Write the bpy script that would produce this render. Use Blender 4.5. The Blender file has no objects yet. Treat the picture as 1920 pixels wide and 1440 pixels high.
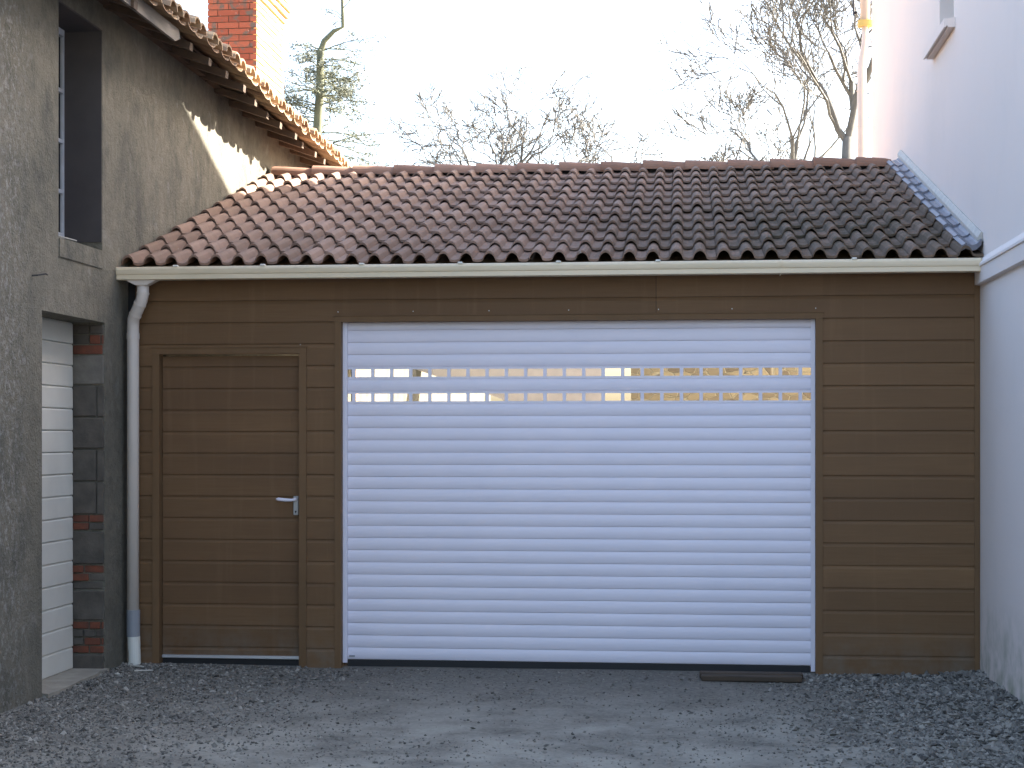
import bpy, bmesh, math, random
from mathutils import Vector, Matrix, noise
R = math.radians
scene = bpy.context.scene
COL = scene.collection

# ---------------------------------------------------------------- camera
cam_d = bpy.data.cameras.new('camera'); cam = bpy.data.objects.new('camera', cam_d); COL.objects.link(cam)
cam.location = (3.685, -10.7, 1.5); cam.rotation_euler = (R(90), 0, R(5.8935))
cam_d.lens = 58.125; cam_d.sensor_width = 36; cam_d.shift_y = 0.0521
cam_d.clip_start = 0.1; cam_d.clip_end = 3000
scene.camera = cam

# ---------------------------------------------------------------- light
SUN = Vector((1.0, 0.55, 0.70)).normalized()            # towards the sun
elev = math.asin(SUN.z); azim = math.atan2(SUN.x, SUN.y)
world = bpy.data.worlds.new('World'); scene.world = world; world.use_nodes = True
wn = world.node_tree.nodes; wl = world.node_tree.links
sky = wn.new('ShaderNodeTexSky'); sky.sky_type = 'NISHITA'; sky.sun_disc = False
sky.sun_elevation = elev; sky.sun_rotation = azim
sky.air_density = 1.0; sky.dust_density = 4.0; sky.ozone_density = 1.0; sky.altitude = 50
bg = wn['Background']; bg.inputs['Strength'].default_value = 0.096
wl.new(sky.outputs[0], bg.inputs['Color'])
sl = bpy.data.lights.new('sun', 'SUN'); sl.energy = 5.0; sl.angle = R(0.53); sl.color = (1.0, 0.93, 0.82)
so = bpy.data.objects.new('sun', sl); COL.objects.link(so); so.location = (8, 6, 20)
so.rotation_euler = (-SUN).to_track_quat('-Z', 'Y').to_euler()
vs = scene.view_settings; vs.view_transform = 'Standard'; vs.look = 'None'; vs.gamma = 1; vs.exposure = 2.86
scene.display_settings.display_device = 'sRGB'

# ---------------------------------------------------------------- materials
def new_mat(name):
    m = bpy.data.materials.new(name); m.use_nodes = True
    nt = m.node_tree; return m, nt, nt.nodes['Principled BSDF']
def N(nt, t, **kw):
    n = nt.nodes.new(t)
    for k, v in kw.items():
        if k in n.inputs: n.inputs[k].default_value = v
        else: setattr(n, k, v)
    return n
def rgb(c): return (c[0], c[1], c[2], 1)
def mapping(nt, scale=(1, 1, 1)):
    tc = N(nt, 'ShaderNodeTexCoord'); mp = N(nt, 'ShaderNodeMapping'); mp.inputs['Scale'].default_value = scale
    nt.links.new(tc.outputs['Object'], mp.inputs['Vector']); return mp.outputs[0]
def noise_fac(nt, vec, scale, detail=4, lo=0.35, hi=0.65, rough=0.6):
    n = N(nt, 'ShaderNodeTexNoise', Scale=scale, Detail=detail, Roughness=rough)
    nt.links.new(vec, n.inputs['Vector'])
    mr = N(nt, 'ShaderNodeMapRange'); mr.inputs['From Min'].default_value = lo; mr.inputs['From Max'].default_value = hi
    nt.links.new(n.outputs['Fac'], mr.inputs['Value']); return mr.outputs[0], n.outputs['Fac']
def mix(nt, fac, a, b, mode='MIX'):
    m = N(nt, 'ShaderNodeMix', data_type='RGBA', blend_type=mode)
    for s, v in ((m.inputs[0], fac), (m.inputs[6], a), (m.inputs[7], b)):
        if isinstance(v, (int, float)): s.default_value = v
        elif isinstance(v, tuple): s.default_value = rgb(v)
        else: nt.links.new(v, s)
    return m.outputs[2]
def bump(nt, bsdf, h, strength=0.5, dist=0.01, prev=None):
    b = N(nt, 'ShaderNodeBump', Strength=strength, Distance=dist); nt.links.new(h, b.inputs['Height'])
    if prev: nt.links.new(prev, b.inputs['Normal'])
    nt.links.new(b.outputs[0], bsdf.inputs['Normal']); return b.outputs[0]
def simple(name, c, c2=None, scale=8, rough=0.6, stretch=(1, 1, 1), bs=0, bscale=60, bd=0.003, lo=0.3, hi=0.7, metal=0):
    m, nt, b = new_mat(name); b.inputs['Roughness'].default_value = rough; b.inputs['Metallic'].default_value = metal
    v = mapping(nt, stretch)
    if c2:
        f, _ = noise_fac(nt, v, scale, 5, lo, hi)
        nt.links.new(mix(nt, f, c, c2), b.inputs['Base Color'])
    else: b.inputs['Base Color'].default_value = rgb(c)
    if bs:
        _, h = noise_fac(nt, v, bscale, 6); bump(nt, b, h, bs, bd)
    return m
M = {}
# old cement render of the farmhouse
def mk_render():
    m, nt, b = new_mat('old_render'); b.inputs['Roughness'].default_value = 0.95
    v = mapping(nt)
    f1, _ = noise_fac(nt, v, 1.6, 6, .3, .7, .65)
    f2, _ = noise_fac(nt, mapping(nt, (1, 1, .7)), 3.0, 6, .48, .72, .65)
    f3, n3 = noise_fac(nt, v, 38, 6, .62, .74, .7)
    f4, n4 = noise_fac(nt, v, 60, 5, .3, .72)
    f0, _ = noise_fac(nt, v, 14, 7, .32, .70, .7)
    c = mix(nt, f1, mix(nt, f0, (.104, .098, .075), (.166, .152, .117)), mix(nt, f0, (.168, .153, .118), (.242, .219, .170)))
    c = mix(nt, f2, c, (.085, .084, .068))
    # pale blotches and pitting
    f5, _ = noise_fac(nt, v, 5.5, 5, .60, .72, .6)
    mm = N(nt, 'ShaderNodeMath', operation='MULTIPLY'); nt.links.new(f5, mm.inputs[0]); mm.inputs[1].default_value = .55
    c = mix(nt, mm.outputs[0], c, (.26, .25, .225))
    # pale salt/lichen streak far towards the yard
    sp = N(nt, 'ShaderNodeSeparateXYZ'); nt.links.new(v, sp.inputs[0])
    mr = N(nt, 'ShaderNodeMapRange'); mr.inputs['From Min'].default_value = 1.1; mr.inputs['From Max'].default_value = .3
    nt.links.new(sp.outputs[1], mr.inputs['Value'])
    mrx = N(nt, 'ShaderNodeMapRange'); mrx.inputs['From Min'].default_value = -.60; mrx.inputs['From Max'].default_value = -.90
    nt.links.new(sp.outputs[1], mrx.inputs['Value'])
    f6, _ = noise_fac(nt, v, 22, 8, .50, .62, .75)
    m2 = N(nt, 'ShaderNodeMath', operation='MULTIPLY'); nt.links.new(f6, m2.inputs[0]); nt.links.new(mrx.outputs[0], m2.inputs[1])
    m3 = N(nt, 'ShaderNodeMath', operation='MULTIPLY'); nt.links.new(m2.outputs[0], m3.inputs[0]); m3.inputs[1].default_value = .55
    c = mix(nt, m3.outputs[0], c, (.38, .37, .35))
    m4 = N(nt, 'ShaderNodeMath', operation='MULTIPLY'); nt.links.new(f3, m4.inputs[0]); m4.inputs[1].default_value = .6
    c = mix(nt, m4.outputs[0], c, (.07, .065, .05))
    nt.links.new(c, b.inputs['Base Color'])
    p = bump(nt, b, n4, .9, .012)
    _, n5 = noise_fac(nt, v, 9, 4); p = bump(nt, b, n5, .6, .03, p)
    return m
M['render'] = mk_render()
def mk_clad(name, a, b2):
    m, nt, b = new_mat(name); b.inputs['Roughness'].default_value = 0.6; b.inputs['Specular IOR Level'].default_value = .25
    v = mapping(nt, (1.2, 1, 26)); f, n = noise_fac(nt, v, 3.2, 6, .25, .75, .65)
    v2 = mapping(nt, (.5, 1, 2.2)); f2, _ = noise_fac(nt, v2, 1.1, 3, .3, .7)
    c = mix(nt, f, a, b2)
    at = N(nt, 'ShaderNodeAttribute', attribute_name='var')
    mr = N(nt, 'ShaderNodeMapRange'); mr.inputs['To Min'].default_value = .84; mr.inputs['To Max'].default_value = 1.14
    nt.links.new(at.outputs['Fac'], mr.inputs['Value'])
    hs = N(nt, 'ShaderNodeHueSaturation'); nt.links.new(mr.outputs[0], hs.inputs['Value']); nt.links.new(c, hs.inputs['Color'])
    c = mix(nt, f2, hs.outputs[0], (a[0]*.9, a[1]*.93, a[2]*1.02))
    # rain splash dust along the foot, faint water marks
    sp = N(nt, 'ShaderNodeSeparateXYZ'); nt.links.new(mapping(nt), sp.inputs[0])
    mz = N(nt, 'ShaderNodeMapRange'); mz.inputs['From Min'].default_value = .34; mz.inputs['From Max'].default_value = 0.0; mz.inputs['To Max'].default_value = .75
    nt.links.new(sp.outputs[2], mz.inputs['Value']); fd, _ = noise_fac(nt, mapping(nt, (1, 1, 1)), 7, 8, .40, .70, .7)
    md = N(nt, 'ShaderNodeMath', operation='MULTIPLY'); nt.links.new(mz.outputs[0], md.inputs[0]); nt.links.new(fd, md.inputs[1])
    c = mix(nt, md.outputs[0], c, (.20, .165, .125))
    fw, _ = noise_fac(nt, mapping(nt, (9, 1, .55)), 1.4, 5, .56, .80, .6)
    mw = N(nt, 'ShaderNodeMath', operation='MULTIPLY'); nt.links.new(fw, mw.inputs[0]); mw.inputs[1].default_value = .30
    c = mix(nt, mw.outputs[0], c, (b2[0]*1.35, b2[1]*1.4, b2[2]*1.55))
    nt.links.new(c, b.inputs['Base Color']); bump(nt, b, n, .25, .0015)
    return m
M['clad'] = mk_clad('brown_woodgrain_boards', (.170, .092, .041), (.222, .128, .061))
M['clad_door'] = mk_clad('brown_woodgrain_door', (.158, .084, .038), (.202, .116, .056))
M['trim'] = simple('brown_trim', (.186, .108, .054), (.155, .090, .044), 6, .6, (1, 1, .2))
M['trim'].node_tree.nodes['Principled BSDF'].inputs['Specular IOR Level'].default_value = .2
M['white_slat'] = simple('white_aluminium', (.86, .82, .90), (.81, .78, .87), 1.5, .45)
M['white_pvc'] = simple('white_plastic', (.78, .76, .68), (.69, .67, .60), 3, .45)
M['cream'] = simple('cream_plastic_gutter', (.86, .72, .52), (.74, .62, .43), 5, .4, (.3, 1, 3))
M['pipe'] = simple('pale_downpipe', (.74, .65, .57), (.63, .56, .50), 4, .42, (1, 1, .3))
M['grey_sleeve'] = simple('grey_sleeve', (.30, .31, .33), None, rough=.5)
M['dark'] = simple('dark_void', (.02, .02, .02), None, rough=.9)
M['black_rubber'] = simple('black_rubber', (.012, .012, .014), None, rough=.6)
M['alu'] = simple('bare_aluminium', (.75, .75, .76), None, rough=.35, metal=.6)
M['hw'] = simple('grey_hardware', (.42, .42, .42), None, rough=.4, metal=.5)
M['keyhole'] = simple('keyhole_black', (.01, .01, .01), None)
M['zinc'] = simple('zinc_lead_sheet', (.205, .21, .25), (.15, .155, .185), 9, .5, metal=.15)
M['coverstrip'] = simple('cream_cover_strip', (.56, .53, .47), (.42, .40, .37), 20, .6)
M['oldwood'] = simple('old_rafter_wood', (.13, .085, .055), (.075, .05, .035), 6, .85, (1, 1, 1), .4, 40)
M['palewood'] = simple('weathered_grey_board', (.27, .24, .21), (.14, .12, .10), 5, .85, (3, .5, 3), .4, 40)
M['bark'] = simple('grey_bark', (.15, .14, .125), (.085, .08, .07), 5, .9)
M['bark3'] = simple('pale_bark', (.17, .16, .14), (.10, .095, .085), 5, .9)
M['bark2'] = simple('mossy_bark', (.17, .18, .11), (.09, .095, .06), 3, .9)
M['stone_slab'] = simple('pale_stone', (.40, .36, .29), (.28, .255, .21), 9, .9, (1, 1, 1), .5, 30, .01)
M['inner'] = simple('bare_inner_wall', (.42, .40, .36), (.32, .30, .27), 3, .95)
M['rafter'] = simple('new_timber', (.35, .24, .14), (.27, .18, .10), 4, .8, (.5, .5, 3))
M['plank'] = simple('wet_brown_plank', (.085, .058, .036), (.05, .036, .025), 5, .8, (1, 6, 6), .4, 30)
M['window_frame'] = simple('white_window_frame', (.62, .64, .68), (.5, .52, .55), 10, .5)
M['reveal'] = simple('dark_smooth_reveal', (.085, .075, .072), (.060, .052, .052), 3, .9)
M['beam'] = simple('corner_iron', (.03, .03, .035), None, rough=.7)
M['pale_stick'] = simple('pale_stick', (.55, .52, .46), None, rough=.8)
M['yellow'] = simple('yellow_sealant', (.75, .55, .16), None, rough=.6)
M['blockA'] = simple('concrete_block', (.125, .108, .088), (.065, .056, .047), 9, .95, (1, 1, 1), .6, 50, .006)
M['blockB'] = simple('pale_concrete_block', (.20, .18, .15), (.12, .108, .092), 9, .95, (1, 1, 1), .6, 50, .006)
M['redbrick'] = simple('reveal_brick', (.21, .06, .03), (.10, .045, .03), 14, .9, (1, 1, 1), .6, 60, .005)
M['glass_dark'] = simple('dark_window_glass', (.01, .012, .016), None, rough=.25)
M['glass_dark'].node_tree.nodes['Principled BSDF'].inputs['Specular IOR Level'].default_value = .12
def mk_pane():
    m, nt, b = new_mat('clear_pane'); nt.nodes.remove(b)
    out = nt.nodes['Material Output']; t = N(nt, 'ShaderNodeBsdfTransparent'); g = N(nt, 'ShaderNodeBsdfGlossy', Roughness=.05)
    t.inputs[0].default_value = (.93, .92, .88, 1); mx = N(nt, 'ShaderNodeMixShader'); fr = N(nt, 'ShaderNodeFresnel', IOR=1.45)
    nt.links.new(fr.outputs[0], mx.inputs[0]); nt.links.new(t.outputs[0], mx.inputs[1]); nt.links.new(g.outputs[0], mx.inputs[2])
    nt.links.new(mx.outputs[0], out.inputs[0]); return m
M['pane'] = mk_pane()
# white house render
def mk_white():
    m, nt, b = new_mat('white_house_render'); b.inputs['Roughness'].default_value = .9
    v = mapping(nt); f, _ = noise_fac(nt, v, .7, 4, .3, .7); c = mix(nt, f, (.83, .735, .680), (.80, .715, .668))
    f2, _ = noise_fac(nt, mapping(nt, (1, 1, .8)), 1.3, 5, .52, .85, .6)
    mm = N(nt, 'ShaderNodeMath', operation='MULTIPLY'); nt.links.new(f2, mm.inputs[0]); mm.inputs[1].default_value = .22
    c = mix(nt, mm.outputs[0], c, (.56, .55, .52))
    # green-grey grime band at the foot of the wall
    sp = N(nt, 'ShaderNodeSeparateXYZ'); nt.links.new(v, sp.inputs[0])
    mr = N(nt, 'ShaderNodeMapRange'); mr.inputs['From Min'].default_value = .55; mr.inputs['From Max'].default_value = 0.0
    nt.links.new(sp.outputs[2], mr.inputs['Value']); f3, _ = noise_fac(nt, v, 4.5, 6, .42, .66)
    m2 = N(nt, 'ShaderNodeMath', operation='MULTIPLY'); nt.links.new(mr.outputs[0], m2.inputs[0]); nt.links.new(f3, m2.inputs[1])
    c = mix(nt, m2.outputs[0], c, (.34, .35, .25))
    nt.links.new(c, b.inputs['Base Color']); _, h = noise_fac(nt, v, 160, 4); p = bump(nt, b, h, .35, .003)
    _, h2 = noise_fac(nt, v, 2.2, 3); bump(nt, b, h2, .25, .02, p); return m
M['white_wall'] = mk_white()
# roof tiles
def mk_tile(name, a, b2, black=True):
    m, nt, b = new_mat(name); b.inputs['Roughness'].default_value = .85; b.inputs['Specular IOR Level'].default_value = .25
    v = mapping(nt); at = N(nt, 'ShaderNodeAttribute', attribute_name='var')
    c = mix(nt, at.outputs['Fac'], a, b2)
    f, n = noise_fac(nt, v, 9, 6, .35, .75)
    mm = N(nt, 'ShaderNodeMath', operation='MULTIPLY'); nt.links.new(f, mm.inputs[0]); mm.inputs[1].default_value = .4
    c = mix(nt, mm.outputs[0], c, (a[0]*.62, a[1]*.68, a[2]*.72))
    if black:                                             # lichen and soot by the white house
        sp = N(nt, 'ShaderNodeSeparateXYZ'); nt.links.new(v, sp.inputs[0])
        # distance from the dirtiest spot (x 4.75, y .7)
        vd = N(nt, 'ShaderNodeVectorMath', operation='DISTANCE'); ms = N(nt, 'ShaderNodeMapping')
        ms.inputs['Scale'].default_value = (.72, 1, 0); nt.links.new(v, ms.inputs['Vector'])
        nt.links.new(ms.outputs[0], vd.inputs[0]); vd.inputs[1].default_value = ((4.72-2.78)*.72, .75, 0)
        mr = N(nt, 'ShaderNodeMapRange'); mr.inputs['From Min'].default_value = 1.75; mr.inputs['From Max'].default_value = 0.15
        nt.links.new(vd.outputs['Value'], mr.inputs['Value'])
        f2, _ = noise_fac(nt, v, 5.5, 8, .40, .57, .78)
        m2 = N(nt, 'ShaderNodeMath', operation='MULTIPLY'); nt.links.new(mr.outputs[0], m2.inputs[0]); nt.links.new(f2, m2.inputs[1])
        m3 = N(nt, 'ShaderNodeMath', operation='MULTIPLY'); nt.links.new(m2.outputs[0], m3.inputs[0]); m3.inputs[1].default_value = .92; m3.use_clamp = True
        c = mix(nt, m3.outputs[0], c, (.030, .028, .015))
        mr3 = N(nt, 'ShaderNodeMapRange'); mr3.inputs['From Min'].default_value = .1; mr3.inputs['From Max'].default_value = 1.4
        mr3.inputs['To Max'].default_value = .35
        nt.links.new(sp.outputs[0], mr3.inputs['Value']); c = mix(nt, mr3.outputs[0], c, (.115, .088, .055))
    f4, _ = noise_fac(nt, v, 26, 4, .70, .76)
    c = mix(nt, f4, c, (.36, .34, .31))
    nt.links.new(c, b.inputs['Base Color']); _, h = noise_fac(nt, v, 120, 5); bump(nt, b, h, .4, .003); return m
M['tile'] = mk_tile('red_brown_roof_tile', (.200, .128, .094), (.325, .215, .163))
M['ridge'] = mk_tile('ridge_tile', (.28, .155, .105), (.36, .21, .145), False)
M['oldtile'] = mk_tile('old_canal_tile', (.26, .165, .105), (.50, .37, .23), False)
def mk_brick():
    m, nt, b = new_mat('chimney_brick'); b.inputs['Roughness'].default_value = .9
    v = mapping(nt); at = N(nt, 'ShaderNodeAttribute', attribute_name='var')
    c = mix(nt, at.outputs['Fac'], (.22, .056, .032), (.34, .105, .060))
    f, n = noise_fac(nt, v, 12, 6, .52, .64); c = mix(nt, f, c, (.12, .10, .085))
    f2, _ = noise_fac(nt, v, 22, 6, .66, .72); c = mix(nt, f2, c, (.5, .46, .42))
    nt.links.new(c, b.inputs['Base Color']); bump(nt, b, n, .5, .006); return m
M['brick'] = mk_brick()
M['sunlit_brick'] = simple('sunlit_side_brick', (.72, .52, .30), (.60, .38, .20), 9, .9, (1, 1, 1), .5, 60, .005)  # chimney brick with sun glare painted in as a paler colour
M['mortar'] = simple('mortar', (.12, .10, .08), (.07, .06, .05), 20, .95)
def mk_stonewall():
    m, nt, b = new_mat('rubble_stone_wall'); b.inputs['Roughness'].default_value = .95
    v = mapping(nt, (1, 1, 1.9)); vo = N(nt, 'ShaderNodeTexVoronoi', Scale=5.5); nt.links.new(v, vo.inputs['Vector'])
    ve = N(nt, 'ShaderNodeTexVoronoi', Scale=5.5, feature='DISTANCE_TO_EDGE'); nt.links.new(v, ve.inputs['Vector'])
    hs = N(nt, 'ShaderNodeSeparateColor'); nt.links.new(vo.outputs['Color'], hs.inputs[0])
    c = mix(nt, hs.outputs[0], (.37, .31, .19), (.17, .135, .09))
    mr = N(nt, 'ShaderNodeMapRange'); mr.inputs['From Max'].default_value = .06; nt.links.new(ve.outputs[0], mr.inputs['Value'])
    c = mix(nt, mr.outputs[0], (.46, .42, .30), c)
    nt.links.new(c, b.inputs['Base Color']); bump(nt, b, mr.outputs[0], .7, .02); return m
M['rubble'] = mk_stonewall()
M['barn_render'] = simple('cream_barn_render', (.56, .525, .51), (.46, .43, .42), 5, .9)
def mk_ground():
    m, nt, b = new_mat('gravel_ground'); b.inputs['Roughness'].default_value = .95
    v = mapping(nt)
    f1, _ = noise_fac(nt, v, 1.3, 5, .35, .68); f2, n2 = noise_fac(nt, v, 42, 8, .28, .72, .75)
    c = mix(nt, f2, (.105, .096, .080), (.215, .198, .168)); c = mix(nt, f1, c, mix(nt, f2, (.140, .130, .107), (.235, .22, .186)))
    vo = N(nt, 'ShaderNodeTexVoronoi', Scale=55.0); nt.links.new(v, vo.inputs['Vector'])
    hs = N(nt, 'ShaderNodeSeparateColor'); nt.links.new(vo.outputs['Color'], hs.inputs[0])
    mr = N(nt, 'ShaderNodeMapRange'); mr.inputs['To Min'].default_value = .72; mr.inputs['To Max'].default_value = 1.22
    nt.links.new(hs.outputs[0], mr.inputs['Value']); h2 = N(nt, 'ShaderNodeHueSaturation')
    nt.links.new(mr.outputs[0], h2.inputs['Value']); nt.links.new(c, h2.inputs['Color'])
    vd = N(nt, 'ShaderNodeVectorMath', operation='DISTANCE'); ms = N(nt, 'ShaderNodeMapping'); ms.inputs['Scale'].default_value = (.62, 1, 0)
    nt.links.new(v, ms.inputs['Vector']); nt.links.new(ms.outputs[0], vd.inputs[0]); vd.inputs[1].default_value = (3.1*.62, -3.0, 0)
    mr2 = N(nt, 'ShaderNodeMapRange'); mr2.inputs['From Min'].default_value = 2.7; mr2.inputs['From Max'].default_value = .9; nt.links.new(vd.outputs['Value'], mr2.inputs['Value'])
    fz, _ = noise_fac(nt, v, 2.3, 5, .32, .62); mz = N(nt, 'ShaderNodeMath', operation='MULTIPLY'); nt.links.new(mr2.outputs[0], mz.inputs[0]); nt.links.new(fz, mz.inputs[1])
    c = mix(nt, mz.outputs[0], h2.outputs[0], mix(nt, f2, (.285, .268, .226), (.42, .395, .335)))
    nt.links.new(c, b.inputs['Base Color'])
    p = bump(nt, b, vo.outputs['Distance'], .35, .006); bump(nt, b, n2, .7, .012, p); return m
M['ground'] = mk_ground()
def mk_stones():
    m, nt, b = new_mat('gravel_stones'); b.inputs['Roughness'].default_value = .9
    at = N(nt, 'ShaderNodeAttribute', attribute_name='var')
    c = mix(nt, at.outputs['Fac'], (.066, .061, .054), (.37, .342, .295)); nt.links.new(c, b.inputs['Base Color']); return m
M['stones'] = mk_stones()
M['needles'] = simple('grey_green_foliage', (.10, .115, .085), (.17, .18, .135), 3, .8)

# ---------------------------------------------------------------- mesh helpers
class MB:
    def __init__(s): s.v = []; s.f = []; s.a = []; s.m = []; s.cur = 0.5; s.mi = 0
    def poly(s, pts):
        n = len(s.v); s.v += [tuple(p) for p in pts]; s.f.append(tuple(range(n, n+len(pts)))); s.a.append(s.cur); s.m.append(s.mi)
    def add(s, vs_, fs_):
        n = len(s.v); s.v += [tuple(p) for p in vs_]
        for f in fs_: s.f.append(tuple(i+n for i in f)); s.a.append(s.cur); s.m.append(s.mi)
    def box(s, x0, x1, y0, y1, z0, z1, jit=0):
        P = [(x, y, z) for x in (x0, x1) for y in (y0, y1) for z in (z0, z1)]
        if jit: P = [(p[0]+random.uniform(-jit, jit), p[1]+random.uniform(-jit, jit), p[2]+random.uniform(-jit, jit)) for p in P]
        s.add(P, [(0, 1, 3, 2), (4, 6, 7, 5), (0, 4, 5, 1), (2, 3, 7, 6), (0, 2, 6, 4), (1, 5, 7, 3)])
    def bbox(s, x0, x1, y0, y1, z0, z1, b=0.006):
        # box with chamfered edges
        bm = bmesh.new(); bmesh.ops.create_cube(bm, size=1)
        for v in bm.verts: v.co = Vector(((x0+x1)/2+v.co.x*(x1-x0), (y0+y1)/2+v.co.y*(y1-y0), (z0+z1)/2+v.co.z*(z1-z0)))
        bmesh.ops.bevel(bm, geom=list(bm.edges), offset=b, segments=1, affect='EDGES')
        s.add([v.co for v in bm.verts], [tuple(v.index for v in f.verts) for f in bm.faces]); bm.free()
    def prism(s, prof, axis, a0, a1):
        # profile (p, q) closed, extruded along axis; axis 'x': (p,q)=(y,z); 'y': (x,z); 'z': (x,y)
        def P(p, q, t): return {'x': (t, p, q), 'y': (p, t, q), 'z': (p, q, t)}[axis]
        n = len(prof); V = [P(p, q, a0) for p, q in prof]+[P(p, q, a1) for p, q in prof]
        F = [(i, (i+1) % n, n+(i+1) % n, n+i) for i in range(n)]+[tuple(range(n-1, -1, -1)), tuple(range(n, 2*n))]
        s.add(V, F)
    def tube(s, pts, rad, n=10, cap=True):
        pts = [Vector(p) for p in pts]; k = len(pts)
        if not isinstance(rad, (list, tuple)): rad = [rad]*k
        V = []; up = None
        for i, p in enumerate(pts):
            d = (pts[min(i+1, k-1)]-pts[max(i-1, 0)]).normalized()
            if up is None: up = d.orthogonal().normalized()
            up = (up-d*up.dot(d))
            up = up.normalized() if up.length > 1e-6 else d.orthogonal().normalized()
            w = d.cross(up)
            for j in range(n):
                a = 2*math.pi*j/n; V.append(p+(up*math.cos(a)+w*math.sin(a))*rad[i])
        F = [(i*n+j, i*n+(j+1) % n, (i+1)*n+(j+1) % n, (i+1)*n+j) for i in range(k-1) for j in range(n)]
        if cap: F += [tuple(range(n-1, -1, -1)), tuple(range((k-1)*n, k*n))]
        s.add(V, F)
    def build(s, name, mats, parent=None, smooth=False, fix=True):
        me = bpy.data.meshes.new(name); off = parent_world(parent)
        me.from_pydata([(v[0]-off[0], v[1]-off[1], v[2]-off[2]) for v in s.v], [], s.f)
        if not isinstance(mats, (list, tuple)): mats = [mats]
        for m in mats: me.materials.append(m)
        me.polygons.foreach_set('material_index', s.m)
        at = me.attributes.new('var', 'FLOAT', 'FACE'); at.data.foreach_set('value', s.a)
        if smooth: me.polygons.foreach_set('use_smooth', [True]*len(me.polygons))
        if fix:
            bm = bmesh.new(); bm.from_mesh(me); bmesh.ops.recalc_face_normals(bm, faces=bm.faces); bm.to_mesh(me); bm.free()
        me.update()
        o = bpy.data.objects.new(name, me); COL.objects.link(o)
        if parent: o.parent = parent
        return o
def parent_world(p):
    w = Vector((0, 0, 0))
    while p: w += p.location; p = p.parent
    return w
def tag(o, label=None, cat=None, group=None, kind=None):
    if label: o['label'] = label
    if cat: o['category'] = cat
    if group: o['group'] = group
    if kind: o['kind'] = kind
    return o
def thing(name, loc, label, cat, group=None):
    o = bpy.data.objects.new(name, None); COL.objects.link(o); o.location = loc; o.empty_display_size = .2
    return tag(o, label, cat, group)
def wall_x(mb, x0, x1, y0, y1, z0, z1, holes):
    """slab in the y-z plane from x0 to x1 with rectangular holes (ya,yb,za,zb)"""
    ys = sorted({y0, y1, *[h[0] for h in holes], *[h[1] for h in holes]}); zs = sorted({z0, z1, *[h[2] for h in holes], *[h[3] for h in holes]})
    hole = lambda a, b: any(h[0] < a < h[1] and h[2] < b < h[3] for h in holes)
    for i in range(len(ys)-1):
        for j in range(len(zs)-1):
            ya, yb, za, zb = ys[i], ys[i+1], zs[j], zs[j+1]
            if hole((ya+yb)/2, (za+zb)/2): continue
            mb.poly([(x1, ya, za), (x1, yb, za), (x1, yb, zb), (x1, ya, zb)])
            mb.poly([(x0, ya, za), (x0, ya, zb), (x0, yb, zb), (x0, yb, za)])
            for (c, d, e) in ((0, -1, 'y'), (0, 1, 'y'), (-1, 0, 'z'), (1, 0, 'z')): pass
            def solid(i2, j2):
                return 0 <= i2 < len(ys)-1 and 0 <= j2 < len(zs)-1 and not hole((ys[i2]+ys[i2+1])/2, (zs[j2]+zs[j2+1])/2)
            if not solid(i-1, j): mb.poly([(x0, ya, za), (x1, ya, za), (x1, ya, zb), (x0, ya, zb)])
            if not solid(i+1, j): mb.poly([(x0, yb, za), (x0, yb, zb), (x1, yb, zb), (x1, yb, za)])
            if not solid(i, j-1): mb.poly([(x0, ya, za), (x0, yb, za), (x1, yb, za), (x1, ya, za)])
            if not solid(i, j+1): mb.poly([(x0, ya, zb), (x1, ya, zb), (x1, yb, zb), (x0, yb, zb)])

XR = 5.556            # face of the white house
# ================================================================ GROUND
random.seed(3)
def gz(x, y):
    z = -0.012+0.012*noise.noise(Vector((x*1.1, y*1.1, 0)))
    if -7 < y < 0.0: 
        e = max(0, 1-(XR-x)/.55) if x < XR else 1
        z += .035*e*e
        e2 = max(0, 1-x/.5) if x > 0 else 1
        z += .012*e2
    if y > .01: z = -.012
    return z
mb = MB(); nx, ny = 90, 80
xs = [-400, -60, -8]+[-.6+i*(6.9/(nx-1)) for i in range(nx)]+[12, 60, 400]
ys = [-400, -60, -14]+[-9+j*(9.1/(ny-1)) for j in range(ny)]+[12, 60, 1500]
V = [(x, y, gz(x, y) if (-1 < x < 7 and -10 < y < 2) else -.012) for y in ys for x in xs]; W = len(xs)
mb.add(V, [(j*W+i, j*W+i+1, (j+1)*W+i+1, (j+1)*W+i) for j in range(len(ys)-1) for i in range(W-1)])
g = mb.build('ground', M['ground'], smooth=True); tag(g, kind='structure')

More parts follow.
